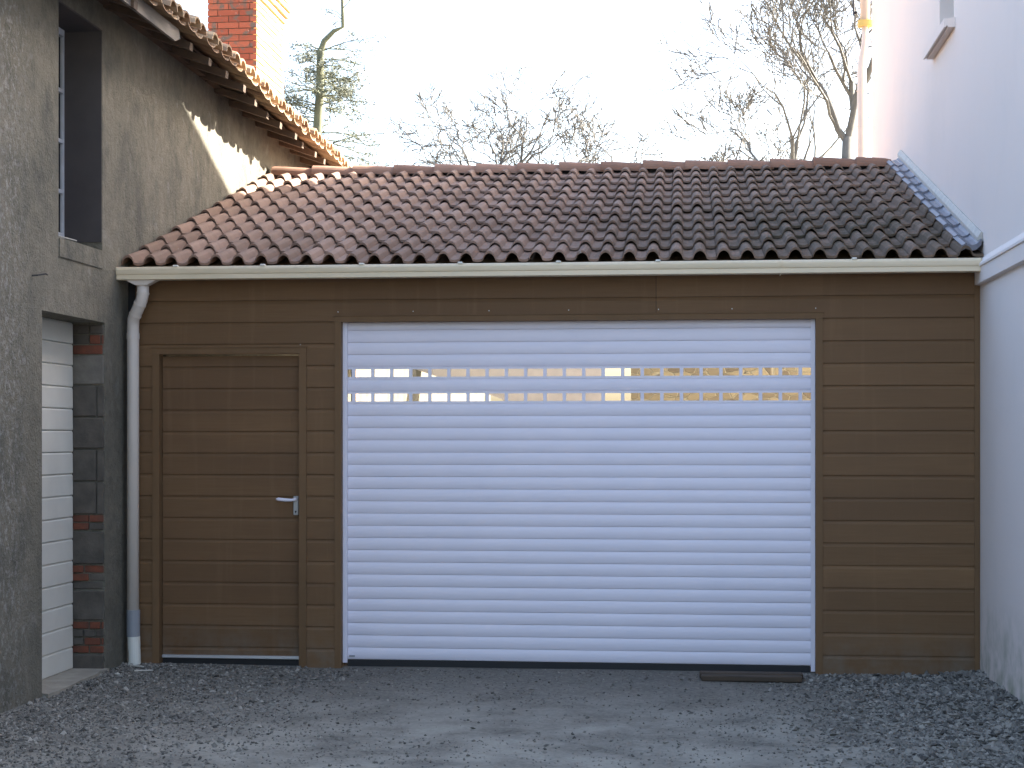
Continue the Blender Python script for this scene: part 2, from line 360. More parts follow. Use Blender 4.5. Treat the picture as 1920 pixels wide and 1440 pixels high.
# loose gravel
mb = MB()
oct_f = [(0, 2, 4), (2, 1, 4), (1, 3, 4), (3, 0, 4), (2, 0, 5), (1, 2, 5), (3, 1, 5), (0, 3, 5)]
def density(x, y):
    side = max(math.exp(-((x-XR)/1.0)**2)*1.1, math.exp(-(x/1.2)**2)*.85)
    mid = .08+.25*noise.noise(Vector((x*.9, y*.9, 4)))
    return min(1, max(.05, side+mid+.18*max(0, 1+y/1.0)))
cnt = 0
while cnt < 34000:
    x = random.uniform(-.15, XR); y = random.uniform(-4.2, -.02)
    if x < .02 and not (-.9 < y): x = .02+random.random()*.4
    if x < 0.0: continue
    if random.random() > density(x, y): continue
    if 3.78 < x < 4.44 and -.4 < y < -.2: continue
    r = random.uniform(.0035, .010)*(1+.9*(random.random() < .14))*(1+.6*max(0, (x-4.3)))*(.72 if 1.6 < x < 4.2 else 1)
    z = gz(x, y)+r*.25; a = random.random()*6.28
    ca, sa = math.cos(a), math.sin(a); s1, s2, s3 = [random.uniform(.6, 1.3) for _ in range(3)]; s3 *= .7
    pts = [(1, 0, 0), (-1, .2, 0), (0, 1, .1), (.1, -1, 0), (.15, .1, 1), (0, 0, -1)]
    tx, ty = random.uniform(-.5, .5), random.uniform(-.5, .5)
    Vv = []
    for px, py, pz in pts:
        px = (px+random.uniform(-.3, .3))*s1*r; py = (py+random.uniform(-.3, .3))*s2*r; pz = pz*s3*r+px*tx+py*ty
        Vv.append((x+px*ca-py*sa, y+px*sa+py*ca, z+pz))
    mb.cur = min(1, max(0, random.gauss(.40, .24))+(.4 if random.random() < .03 else 0))
    mb.add(Vv, oct_f); cnt += 1
tag(mb.build('gravel', M['stones'], fix=False), 'loose grey crushed gravel spread over the yard', 'gravel', kind='stuff')

# ================================================================ GARAGE
G = thing('garage', (2.78, 0, 0), 'brown clad garage with red brown tiled roof between the grey farmhouse and the white house', 'garage')
JP = 0.1433; J0 = 2.405
def clad(mb, x0, x1, z0, z1, y=0.0, j0=J0):
    """horizontal boards: groove, sloping bevel, flat face"""
    k0 = math.floor((j0-z1)/JP)-1
    for k in range(k0, k0+30):
        zt = j0-k*JP; zb = zt-JP
        prof = [(zt-.0005, .0100), (zt-.002, .0095), (zt-.022, .0008), (zt-.026, 0), (zb+.0008, 0), (zb+.0004, .0100)]
        if zt <= z0+.004 or zb >= z1-.004: continue
        q = []
        for z, d in prof: q.append((min(max(z, z0), z1), d))
        random.seed(int(k*7+x0*1000)); mb.cur = random.random()
        P = []
        for z, d in q:
            if not P or abs(P[-1][0]-z) > 1e-5 or abs(P[-1][1]-d) > 1e-5: P.append((z, d))
        for i in range(len(P)-1):
            (za, da), (zc, dc) = P[i], P[i+1]
            mb.poly([(x0, y+da, za), (x0, y+dc, zc), (x1, y+dc, zc), (x1, y+da, za)])
RD = (1.452, 4.530, 2.258)    # roller door opening
PD = (0.224, 1.170, 2.052)    # side door opening
mb = MB()
clad(mb, .060, PD[0]-.05, -.02, 2.087)
clad(mb, .060, RD[0]-.045, 2.087, 2.56)
clad(mb, PD[1]+.045, RD[0]-.045, -.02, 2.087)
clad(mb, RD[0]-.045, 3.513, 2.296, 2.56)
clad(mb, 3.516, RD[1]+.045, 2.296, 2.56)
clad(mb, RD[1]+.045, XR-.012, -.02, 2.56)
cl = mb.build('cladding', M['clad'], G, fix=False)
# structural wall behind (with openings)
mb = MB()
def wy(x0, x1, z0, z1, y0=.016, y1=.16): mb.box(x0, x1, y0, y1, z0, z1)
wy(.004, PD[0]-.006, -.05, 2.6); wy(PD[0]-.006, PD[1]+.006, PD[2]+.006, 2.6); wy(PD[1]+.006, RD[0]-.006, -.05, 2.6)
wy(RD[0]-.006, RD[1]+.006, RD[2]+.006, 2.6); wy(RD[1]+.006, XR-.002, -.05, 2.6)
mb.build('wall', M['dark'], G)
# rear: posts and header, open bay behind
mb = MB(); mb.box(.004, .05, 7.5, 7.65, -.05, 2.42); mb.box(XR-.16, XR-.002, 7.5, 7.65, -.05, 2.42); mb.box(.004, XR-.002, 7.5, 7.65, 2.42, 2.6)
mb.build('rear_frame', M['rafter'], G)
mb = MB(); mb.box(XR-.035, XR-.003, -.006, .02, -.02, 2.55); mb.build('corner_strip', M['trim'], G)
# trims
def trim(x0, x1, zt, w, name='door_trim', depth=.07):
    t = MB(); p = -.010
    t.box(x0-w, x0, p, .0155, -.02, zt); t.box(x1, x1+w, p, .0155, -.02, zt)
    t.box(x0-w, x1+w, p-.002, .0155, zt+.0005, zt+w*.85)
    t.box(x0-.006, x0-.0005, .016, depth, -.02, zt); t.box(x1+.0005, x1+.006, .016, depth, -.02, zt); t.box(x0, x1, .016, depth, zt+.0005, zt+.006)
    # thin drip fillet on the head trim
    t.box(x0-w-.006, x1+w+.006, p-.008, .0155, zt+w*.85+.0005, zt+w*.85+.007)
    return t.build(name, M['trim'], G)
trim(RD[0], RD[1], RD[2], .044, depth=.10); trim(PD[0], PD[1], PD[2], .048)
# roller door
rd = MB(); SP = .0806; zb = .032; yc = .075
def slat(mb, x0, x1, z0, z1, y, nseg=7):
    pts = []
    for i in range(nseg+1):
        t = i/nseg; z = z0+.003+(z1-z0-.003)*t; bulge = .0075*(math.sin(math.pi*(t*.93+.035))**.8)
        pts.append((y-bulge, z))
    pts += [(y+.006, z1), (y+.006, z0+.001), (y+.002, z0+.001)]
    for i in range(len(pts)-1):
        (ya, za), (yb, zb_) = pts[i], pts[i+1]
        mb.poly([(x0, ya, za), (x1, ya, za), (x1, yb, zb_), (x0, yb, zb_)])
pane_rects = []
nsl = 28; x0, x1 = RD[0]+.010, RD[1]-.010
PX0 = 1.585; PXP = .1268; PW = .104; PH = .050
# measured window rows at z 1.923 and 1.759
zs0 = 1.884-math.floor((1.884-zb)/SP)*SP
k = 0; z = zs0-SP
while z < RD[2]-.004:
    za, zt = z, z+SP
    mid = (za+zt)/2; win = abs(mid-1.9243) < .03 or abs(mid-1.7631) < .03
    z = zt
    if zt < zb+.01: continue
    za = max(za, zb); 
    if za < zb+.002 and zt-za < .03: pass
    zt = min(zt, RD[2])
    rd.box(x0+.004, x1-.004, yc+.0095, yc+.012, za-.010, za+.010)
    if not win: slat(rd, x0, x1, za, zt, yc)
    else:
        zc = mid; ya = yc-.006
        # flat slat pierced by panes
        xe = [x0]
        cs = [1.494]+[PX0+i*PXP for i in range(24)]
        edges = [(x0, x0)]
        for i, c in enumerate(cs):
            w = PW if i else .028
            edges.append((c-w/2, min(c+w/2, x1-.004))); pane_rects.append((c-w/2, min(c+w/2, x1-.004), zc-PH/2, zc+PH/2))
        edges.append((x1, x1))
        rd.box(x0, x1, ya, yc+.006, za+.0003, zc-PH/2); rd.box(x0, x1, ya, yc+.006, zc+PH/2, zt)
        for i in range(len(edges)-1): 
            if edges[i+1][0]-edges[i][1] > .002: rd.box(edges[i][1], edges[i+1][0], ya, yc+.006, zc-PH/2, zc+PH/2)
RDO = rd.build('roller_door', M['white_slat'], G, fix=False)
pm = None
for (a, b_, c, d) in pane_rects:
    key = (round(b_-a, 3)); t = MB(); t.box(a, b_, yc-.001, yc+.002, c, d); t.build('pane', M['pane'], RDO)
t = MB(); t.box(RD[0]-.0, RD[0]+.030, .048, .060, zb-.02, RD[2]); t.build('guide_rail', M['white_slat'], RDO)
t = MB(); t.box(RD[1]-.026, RD[1]-.0, .048, .060, zb-.035, RD[2]); t.build('guide_rail', M['white_slat'], RDO)
t = MB(); t.box(x0+.02, x1-.02, yc-.006, yc+.010, -.02, zb-.001); t.build('bottom_seal', M['black_rubber'], RDO)
t = MB(); t.box(1.492, 1.53, yc-.014, yc-.010, .050, .060); t.build('maker_plate', M['grey_sleeve'], RDO)
t = MB(); t.box(RD[0], RD[1], .085, .30, RD[2]+.01, RD[2]+.29); t.build('roll_box', M['white_pvc'], RDO)
# side door
mb = MB(); clad(mb, PD[0]+.006, PD[1]-.004, .052, PD[2]-.014, .045, j0=J0-.004)
mb.cur = .5; mb.box(PD[0]+.006, PD[1]-.004, .060, .09, .035, PD[2]-.012)
SD = mb.build('side_door', M['clad_door'], G, fix=False)
t = MB(); t.bbox(PD[0]+.006, PD[1]-.004, .028, .056, .031, .051, .003); t.build('threshold_bar', M['alu'], SD)
t = MB(); t.box(PD[0]+.006, PD[1]-.004, .05, .08, -.02, .030); t.build('bottom_gap_seal', M['black_rubber'], SD)
t = MB(); t.bbox(1.122, 1.158, .028, .0465, .985, 1.112, .004); hp = t.build('lock_plate', M['hw'], SD)
t = MB(); t.tube([(1.140, .0275, 1.010), (1.140, .0255, 1.010)], .006, 10); t.box(1.1375, 1.1425, .0255, .0275, .998, 1.008); t.build('keyhole', M['keyhole'], hp)
t = MB(); t.tube([(1.140, .028, 1.090), (1.140, -.004, 1.090)], .010, 12); 
t.tube([(1.146, -.004, 1.092), (1.12, -.008, 1.086), (1.08, -.010, 1.087), (1.03, -.006, 1.092), (1.016, -.004, 1.092)], [.008, .009, .0115, .0115, .006], 12)
t.build('handle', M['white_slat'], SD, smooth=True)
for u in (1.430, 1.93, 2.43, 2.95, 3.53, 4.00, 4.53):
    t = MB(); t.tube([(u, -.0001, 2.325), (u, -.003, 2.325)], .0032, 8); t.build('screw', M['alu'], G)
t = MB(); t.tube([(1.178, -.0001, 2.112), (1.178, -.003, 2.112)], .0032, 8); t.build('screw', M['alu'], G)

# roof
SL = .306; RY = 3.80; EY = -.115; Z0 = 2.620            # eave line of the tile pans
def barrel(u):
    """tile profile height for u in 0..1 (one wave)"""
    u = u % 1.0
    if u < .60: return .052*math.sin(math.pi*u/.60)**.62
    return -.006*math.sin(math.pi*(u-.60)/.40)
def tile_roof(name, back=False):
    mb = MB(); nC = 11; W = .1500; x_start = .0; x_end = XR-.006
    run = RY-EY; cr = run/nC; th = .016; ns = 10
    n_t = int((x_end-x_start)/(2*W))+1
    random.seed(11)
    for c in range(nC):
        jz = 0
        for tix in range(n_t):
            xa = x_start+tix*2*W
            mb.cur = random.random()
            dz = random.uniform(-.003, .004); dy = random.uniform(-.011, .011); dx = random.uniform(-.0015, .0015)
            up = [];
            for i in range(2*ns+1):
                u = i/ns; x = xa+u*W
                if x > x_end: x = x_end
                h = barrel(u)
                y0 = EY+c*cr-.012+dy; y1 = EY+(c+1)*cr+.03
                lift0 = .032; lift1 = .004
                up.append((x+dx, y0, Z0+SL*(y0-EY)+h+lift0+dz, y1, Z0+SL*(y1-EY)+h*.92+lift1+dz))
            gap = .0015
            for i in range(2*ns):
                a, b = up[i], up[i+1]
                if b[0]-a[0] < 1e-4: continue
                # split seams between neighbouring tiles
                ax = a[0]+(gap if i == 0 else 0); bx = b[0]-(gap if i == 2*ns-1 else 0)
                f = (lambda y: 2*RY-y) if back else (lambda y: y)
                mb.poly([(ax, f(a[1]), a[2]), (bx, f(b[1]), b[2]), (bx, f(b[3]), b[4]), (ax, f(a[3]), a[4])])
                mb.poly([(ax, f(a[1]), a[2]-th), (ax, f(a[1]), a[2]), (bx, f(b[1]), b[2]), (bx, f(b[1]), b[2]-th)][::-1])
                mb.poly([(ax, f(a[1]), a[2]-th), (bx, f(b[1]), b[2]-th), (bx, f(b[3]), b[4]-th), (ax, f(a[3]), a[4]-th)][::-1])
    return mb
mb = tile_roof('x'); m2 = tile_roof('x', True)
n = len(mb.v); mb.v += m2.v; mb.f += [tuple(i+n for i in f) for f in m2.f]; mb.a += m2.a; mb.m += m2.m
ROOF = mb.build('roof', M['tile'], G, fix=False)
# deck under the tiles, eave board
t = MB(); 
t.prism([(EY+.06, Z0-.022+SL*.06), (RY, Z0-.022+SL*(RY-EY)), (2*RY-EY-.06, Z0-.022+SL*.06), (2*RY-EY-.06, Z0-.045+SL*.06), (RY, Z0-.045+SL*(RY-EY)), (EY+.06, Z0-.045+SL*.06)], 'x', .004, XR-.004)
t.build('roof_deck', M['rafter'], ROOF)
t = MB(); t.box(.06, XR-.004, -.004, .0145, 2.562, 2.615); t.build('fascia', M['dark'], ROOF)
# ridge tiles
t = MB(); random.seed(5); RZ = Z0+SL*(RY-EY)
xx = .045; L = .366; i = 0
while xx < XR-.12:
    t.cur = random.random(); e = min(xx+L+.03, XR-.09); dz = random.uniform(-.004, .004); rr0 = .115; rr1 = .100
    n = 12; prof = []
    for (X, rr, lf) in ((xx, rr0, .014), (xx+.12, rr0-.003, .012), (xx+.25, rr0-.008, .006), (e, rr1, 0)):
        prof.append([(X, RY-rr*math.cos(math.pi*j/n), RZ-.005+lf+dz+rr*.82*math.sin(math.pi*j/n)) for j in range(n+1)])
    for q in range(3):
        for j in range(n): t.poly([prof[q][j], prof[q+1][j], prof[q+1][j+1], prof[q][j+1]])
    for q in (0, 3):
        inner = [(p[0], RY+(p[1]-RY)*.86, RZ+(p[2]-RZ)*.84) for p in prof[q]]
        for j in range(n): t.poly([prof[q][j], prof[q][j+1], inner[j+1], inner[j]])
    xx += L
t.build('ridge_tiles', M['ridge'], ROOF)
t = MB(); t.box(.03, XR-.1, RY-.045, RY+.045, RZ-.03, RZ+.045); t.build('ridge_board', M['beam'], ROOF)
# flashing against the white house: dressed lead apron and cover strip
t = MB(); nC = 11; cr = (RY-EY)/nC; random.seed(2)
xi = XR-.135
for c in range(nC):
    y0 = EY+c*cr-.03+random.uniform(-.02, .02); y1 = EY+(c+1)*cr+.01
    zz = lambda y, l: Z0+SL*(y-EY)+l
    pr = [(xi, .052), (xi+.025, .066), (xi+.06, .052), (xi+.09, .060), (XR-.014, .088)]
    jl = random.uniform(-.002, .003); sub = 4
    for s_ in range(sub):
        ya = y0+(y1-y0)*s_/sub; yb = y0+(y1-y0)*(s_+1)/sub
        la = .014+.016*(1-s_/sub)+jl; lb = .014+.016*(1-(s_+1)/sub)+jl
        for i in range(4):
            wob = .004*math.sin(c*2.3+i)
            t.poly([(pr[i][0]+wob, ya, zz(ya, pr[i][1]+la)), (pr[i+1][0]+wob, ya, zz(ya, pr[i+1][1]+la)), (pr[i+1][0]+wob, yb, zz(yb, pr[i+1][1]+lb)), (pr[i][0]+wob, yb, zz(yb, pr[i][1]+lb))])
    for i in range(4):
        wob = .004*math.sin(c*2.3+i)
        t.poly([(pr[i][0]+wob, y0, zz(y0, pr[i][1]+.030+jl)), (pr[i+1][0]+wob, y0, zz(y0, pr[i+1][1]+.030+jl)), (pr[i+1][0]+wob, y0+.004, zz(y0, pr[i+1][1]-.002)), (pr[i][0]+wob, y0+.004, zz(y0, pr[i][1]-.002))])
t.build('lead_flashing', M['zinc'], ROOF)
t = MB()
ya, yb = EY+.02, RY-.02
def zr(y, l): return Z0+SL*(y-EY)+l
P = []
for y in (ya, yb):
    P += [(XR-.034, y, zr(y, .100)), (XR-.002, y, zr(y, .100)), (XR-.002, y, zr(y, .158)), (XR-.012, y, zr(y, .162)), (XR-.034, y, zr(y, .125))]
t.add(P, [(i, (i+1) % 5, 5+(i+1) % 5, 5+i) for i in range(5)]+[(4, 3, 2, 1, 0), (5, 6, 7, 8, 9)])
t.build('cover_strip', M['coverstrip'], ROOF)
# gutter
def gutter():
    t = MB(); yo = -.225; yi = -.105; zt = 2.612
    outer = [(yi, zt-.004), (yi, zt-.05), (yi-.015, zt-.075), (yi-.05, zt-.084), (yo+.03, zt-.084), (yo+.012, zt-.080), (yo+.010, zt-.052), (yo+.004, zt-.046), (yo+.000, zt-.034), (yo-.003, zt-.018), (yo+.001, zt-.004), (yo+.007, zt)]
    inner = [(yo+.012, zt-.004), (yo+.008, zt-.03), (yo+.018, zt-.05), (yo+.022, zt-.072), (yi-.05, zt-.078), (yi-.018, zt-.068), (yi-.006, zt-.05), (yi-.006, zt-.004)]
    pr = outer+inner; t.prism(pr, 'x', -.0+.002, XR-.03)
    solid = outer
    t.prism(solid, 'x', .0015-.006+.006, .006); t.prism([(p*1.0, q+0.0) for p, q in solid], 'x', XR-.034, XR-.028)
    return t
gu = gutter().build('gutter', M['cream'], G)
for u in (4.295,):
    t = MB(); yo = -.225; zt = 2.612
    t.prism([(-.10, zt+.003), (-.10, zt-.088), (yo+.02, zt-.089), (yo+.006, zt-.083), (yo+.006, zt-.052), (yo-.006, zt-.034), (yo-.009, zt-.016), (yo-.004, zt+.003)], 'x', u-.0, u+.006); t.build('gutter_joint', M['cream'], gu)
for u in (.40, .98, 1.63, 2.27, 2.90, 3.53, 4.75):
    t = MB(); t.bbox(u-.016, u+.016, -.232, -.19, 2.6085, 2.622, .004); t.box(u-.012, u+.012, -.19, -.09, 2.6135, 2.617); t.build('gutter_clip', M['white_pvc'], gu)
# downpipe
t = MB(); t.prism([(.055, 2.530), (.265, 2.530), (.200, 2.497), (.120, 2.497)], 'y', -.195, -.125); t.build('outlet', M['pipe'], gu)
t = MB()
px = .071; t.tube([(.160, -.150, 2.497), (.160, -.150, 2.445), (.150, -.148, 2.400), (.112, -.125, 2.335), (.078, -.100, 2.280), (px, -.085, 2.235), (px, -.085, 2.10), (px, -.085, .02)], .0395, 20)
dp = t.build('downpipe', M['pipe'], G, smooth=True)
for p, q in (((.160, -.150, 2.452), (.159, -.150, 2.442)), ((.1385, -.142, 2.380), (.1335, -.139, 2.371)), ((.098, -.115, 2.311), (.093, -.112, 2.303)), ((px, -.085, 2.188), (px, -.085, 2.150))):
    t = MB(); t.tube([p, q], .0425, 20); t.build('pipe_collar', M['pipe'], dp)
t = MB(); t.tube([(px+.002, -.085, .36), (px+.002, -.085, .185)], .0440, 20); t.build('repair_sleeve', M['grey_sleeve'], dp)
t = MB(); t.tube([(px+.004, -.085, .184), (px+.010, -.088, .0)], .0425, 20); t.build('pipe_foot', M['white_pvc'], dp)

# ================================================================ FARMHOUSE (left)
F = thing('farmhouse', (-2.5, -1, 0), 'old farmhouse with rough grey rendered wall and canal tiled eave left of the garage', 'house')
DOOR = (-1.47, -.425, -.05, 2.235); WIN = (-1.215, -.47, 2.69, 4.10)
mb = MB(); wall_x(mb, -.45, 0, -6.5, 21, -.06, 4.30, [DOOR, WIN])
mb.box(-6.0, -5.6, -6.5, 21, -.06, 4.19); mb.box(-5.6, -.45, -6.5, -6.1, -.06, 4.19); mb.box(-5.6, -.45, 20.6, 21, -.06, 4.19)
FW = mb.build('wall', M['render'], F)
# exposed masonry on the far reveal of the doorway: z top to bottom
t = MB(); random.seed(9)
rows = [('r', 2.225, 2.03), ('B', 2.025, 1.84), ('A', 1.832, 1.635), ('A', 1.625, 1.43), ('A', 1.42, 1.222), ('A', 1.213, 1.01), ('r', 1.005, .905), ('A', .895, .690), ('r', .682, .525), ('A', .515, .330), ('r', .322, .115), ('A', .108, -.03)]
for kd, zt, zb_ in rows:
    yb = DOOR[1]
    if kd in 'AB':
        t.mi = 0 if kd == 'A' else 1; dd = random.uniform(.016, .022)
        if random.random() < .5: t.bbox(-.2-.01, -.003, yb-dd, yb-.001, zb_, zt, .006)
        else: t.bbox(-.2-.01, -.053, yb-dd, yb-.001, zb_, zt, .006); t.bbox(-.049, -.003, yb-dd+.004, yb-.001, zb_-.004, zt, .006)
    else:
        t.mi = 2; nrow = max(2, round((zt-zb_)/.056)); h = (zt-zb_)/nrow
        for r in range(nrow):
            xc = -.21; 
            while xc < -.01:
                w = random.choice((.11, .2, .075)); xe = min(xc+w, -.003)
                t.mi = 2 if random.random() < .72 else 0; dd = random.uniform(.006, .022)
                if xe-xc > .012: t.bbox(xc+.003, xe-.003, yb-dd, yb-.001, zb_+r*h+.004, zb_+(r+1)*h-.004, .004)
                xc = xe+.002
t.build('exposed_masonry', [M['blockA'], M['blockB'], M['redbrick']], F)
# white boarded door, recessed
t = MB(); y0, y1 = DOOR[0], DOOR[1]; zt = 2.1; 
zl = 2.23
pz = [.02]; 
while pz[-1] < 2.2: pz.append(pz[-1]+.1385)
for i in range(len(pz)-1):
    za, zb2 = pz[i], min(pz[i+1], 2.234); 
    if zb2-za < .02: continue
    t.cur = random.random()
    Q = [(-.245, za+.002), (-.203, za+.002), (-.200, za+.008), (-.2015, zb2-.012), (-.208, zb2-.001), (-.245, zb2-.001)]
    t.prism(Q, 'y', y0+.002, y1-.030)
WD = t.build('white_door', M['white_pvc'], F)
t = MB(); t.tube([(-.20, -1.435, 1.09), (-.16, -1.435, 1.09)], .008, 10); t.tube([(-.16, -1.44, 1.09), (-.158, -1.40, 1.088), (-.16, -1.33, 1.09)], [.008, .009, .007], 10); t.build('handle', M['white_slat'], WD)
# threshold slab
t = MB(); random.seed(4)
prof = [(-.46, -1.47), (-.002, -1.47), (.05, -1.50), (.055, -1.2), (.035, -.95), (.040, -.7), (.012, -.55), (.03, -.425), (-.46, -.43)]
t.prism([(a, b) for a, b in prof], 'z', -.05, .020); t.build('threshold_slab', M['stone_slab'], F)
# window
t = MB(); t.box(-.36, -.004, WIN[0]+.002, WIN[1]-.002, 2.60, 2.688); t.prism([(-.36, 2.6885), (-.36, 2.74), (-.004, 2.693), (-.004, 2.6885)], 'y', WIN[0]+.002, WIN[1]-.002)
t.box(.0, .007, WIN[0]+.004, WIN[1]-.004, 2.575, 2.683); ws = t.build('window_sill', M['render'], F)
t = MB()
fx = -.276; z0w, z1w = 2.745, 4.098
t.box(fx, fx+.045, WIN[0]+.012, WIN[0]+.05, z0w, z1w); t.box(fx, fx+.030, WIN[1]-.045, WIN[1]-.012, z0w, z1w)
t.box(fx, fx+.045, WIN[0]+.05, WIN[1]-.05, z0w, z0w+.05); t.box(fx, fx+.045, WIN[0]+.05, WIN[1]-.05, z1w-.05, z1w)
ym = (WIN[0]+WIN[1])/2; t.box(fx-.004, fx+.05, ym-.03, ym+.03, z0w+.05, z1w-.05)
for zz_ in (3.06, 3.38, 3.70): t.box(fx+.006, fx+.040, WIN[0]+.05, ym-.03, zz_-.012, zz_+.012); t.box(fx+.006, fx+.040, ym+.03, WIN[1]-.05, zz_-.012, zz_+.012)
wf = t.build('window', M['window_frame'], F)
t = MB(); t.box(-.44, -.003, WIN[1]-.010, WIN[1]-.0005, 2.745, 4.0995); t.box(-.44, -.003, WIN[0]+.0005, WIN[0]+.010, 2.745, 4.0995); t.box(-.44, -.003, WIN[0]+.011, WIN[1]-.011, 4.090, 4.0995)
t.build('window_reveal', M['reveal'], F)
t = MB(); t.box(fx+.012, fx+.018, WIN[0]+.05, WIN[1]-.05, z0w+.05, z1w-.05); t.build('glass', M['glass_dark'], wf)
t = MB(); t.box(-.44, -.30, WIN[0]+.01, WIN[1]-.01, z0w, z1w); t.build('curtain', M['dark'], wf)
t = MB(); t.tube([(-.0, -1.62, 2.420), (.03, -1.61, 2.424), (.06, -1.56, 2.436), (.062, -1.545, 2.432)], .0045, 6); t.build('wall_hook', M['beam'], F)

# eave: tiles, rafters, fascia
PS = .34
def sag(y): 
    s = 0
    if y > 1.2: s -= .028*min(y-1.2, 4.5)
    return s+.012*math.sin(y*1.7)+.008*math.sin(y*4.1+1)
t = MB(); random.seed(21); EX = .40; EZ = 4.262
per = .2; yy = -6.6; cols = []
def half(mb, y, x0, x1, r0, r1, zoff, convex, tilt, n=7):
    V = []; th = .018
    for (x, r) in ((x0, r0), (x1, r1)):
        zz_ = EZ+PS*(EX-x)+zoff+sag(y)
        for rr in (r, r-th):
            for j in range(n+1):
                a = math.pi*j/n; V.append((x, y-rr*math.cos(a), zz_+(rr*math.sin(a)*.78 if convex else -rr*math.sin(a)*.34)+(tilt if x == x0 else 0)))
    m = n+1; Fc = []
    for j in range(n):
        Fc += [(j, j+1, 2*m+j+1, 2*m+j), (m+j, 3*m+j, 3*m+j+1, m+j+1), (j, m+j, m+j+1, j+1), (2*m+j, 2*m+j+1, 3*m+j+1, 3*m+j)]
    Fc += [(0, 2*m, 3*m, m), (n, m+n, 3*m+n, 2*m+n)]
    mb.add(V, Fc)
while yy < 21.2:
    near = yy < 7
    ncr = 10
    for c in range(ncr):
        xa = EX-c*.35+random.uniform(-.025, .02); xb = EX-(c+1)*.35-.05
        t.cur = random.random()*.8; half(t, yy+random.uniform(-.008, .008), xa-.005, xb, .109, .085, .004, False, .0, 6)
        t.cur = random.random(); half(t, yy+per/2+random.uniform(-.012, .012), xa, xb, .086, .070, .018, True, random.uniform(-.004, .014), 6)
    yy += per
FR = t.build('roof', M['oldtile'], F, smooth=False, fix=False)
# far slope as one tile-covered slab
t = MB(); xr = EX-3.45; zrid = EZ+PS*3.45-.02
t.prism([(xr, zrid), (xr, zrid-.1), (-6.5, zrid-.1-PS*3.5), (-6.5, zrid-PS*3.5)], 'y', -6.6, 21.2); t.build('far_slope', M['oldtile'], FR)
t = MB()
segs = [(-6.6+i*.5, -6.6+(i+1)*.5) for i in range(56)]
for a, b in segs:
    P = []
    for y in (a, b):
        P += [(EX-.17, y, EZ-.052+PS*.17+sag(y)), (xr, y, zrid-.06+sag(y)), (xr, y, zrid-.085+sag(y)), (EX-.17, y, EZ-.072+PS*.17+sag(y))]
    t.add(P, [(0, 1, 5, 4), (1, 2, 6, 5), (2, 3, 7, 6), (3, 0, 4, 7)])
t.build('roof_boarding', M['oldwood'], FR)
yy = -6.3
random.seed(8)
while yy < 20:
    t = MB(); r = random.uniform(-.02, .02); xe = .335+r; zt = lambda x: EZ-.082+PS*(EX-x)+sag(yy)
    P = []
    for y in (yy-.035, yy+.035):
        P += [(xe, y, zt(xe)), (-.6, y, zt(-.6)), (-.6, y, zt(-.6)-.055), (.06, y, zt(.06)-.052), (xe-.005, y, zt(xe)-.052)]
    t.add(P, [(4, 3, 2, 1, 0), (5, 6, 7, 8, 9)]+[(i, (i+1) % 5, 5+(i+1) % 5, 5+i) for i in range(5)])
    if yy < 6.2: t.build('rafter', M['oldwood'], F)
    yy += .42
t = MB(); t.box(.305, .325, -6.4, .02, 4.140, 4.235)
t.add([(.305, .02, 4.140), (.325, .02, 4.140), (.325, .02, 4.235), (.305, .02, 4.235), (.305, .13, 4.18), (.325, .13, 4.18), (.325, .10, 4.235), (.305, .10, 4.235)], [(0, 1, 5, 4), (1, 2, 6, 5), (2, 3, 7, 6), (3, 0, 4, 7), (4, 5, 6, 7)])
t.build('fascia_board', M['palewood'], F)
# stepped wall plates under the rafters
t = MB(); y = -6.4; random.seed(12)
while y < 20:
    L2 = random.uniform(1.1, 1.7); t.box(.001, .055, y, y+L2-.012, 4.262+random.uniform(-.008, .008), 4.312); y += L2
t.build('wall_plate', M['oldwood'], F)

# chimney
t = MB(); random.seed(31)
cx0, cx1, cy0, cy1 = -1.20, -.685, 5.98, 7.16; ch = .0655; z = 4.35; k = 0; t.mi = 0
def courses(z, ex):
    X0, X1, Y0, Y1 = cx0-ex, cx1+ex, cy0-ex, cy1+ex; j = .008; bw = .11
    def run(a0, a1, fn, off):
        p = a0+off
        if off > .03:
            t.cur = random.random(); fn(a0, p-j)
        while p < a1-.02:
            q = min(p+.225, a1)
            if a1-q < .05: q = a1
            t.cur = random.random(); fn(p, q-(j if q < a1 else 0)); p = q
    o = .11 if k % 2 else 0.0
    r = lambda: random.uniform(-.003, .003)
    run(X0, X1-.0005, lambda a, b: t.box(a, b, Y0+r(), Y0+.010, z, z+ch-.009), o)
    run(X0, X1-.0005, lambda a, b: t.box(a, b, Y1-.010, Y1+r(), z, z+ch-.009), o)
    t.mi = 1; run(Y0+.012, Y1-.012, lambda a, b: t.box(X1-.06, X1+.002+r(), a, b, z, z+ch-.019), .11-o); t.mi = 0  # sun-facing side gets the brick colour lightened to look sunlit
    run(Y0+bw+.004, Y1-bw-.004, lambda a, b: t.box(X0+r(), X0+.06, a, b, z, z+ch-.009), .11-o)
while z < 6.5:
    ex = 0
    if 6.02 < z < 6.1: ex = .02
    elif 6.1 <= z < 6.16: ex = .045
    elif 6.16 <= z < 6.35: ex = .07
    courses(z, ex); z += ch; k += 1
CH = t.build('chimney', [M['brick'], M['sunlit_brick']], F)
t = MB(); t.box(cx0+.009, cx1-.040, cy0+.009, cy1-.009, 4.3, 6.48); t.build('mortar_core', M['mortar'], CH)

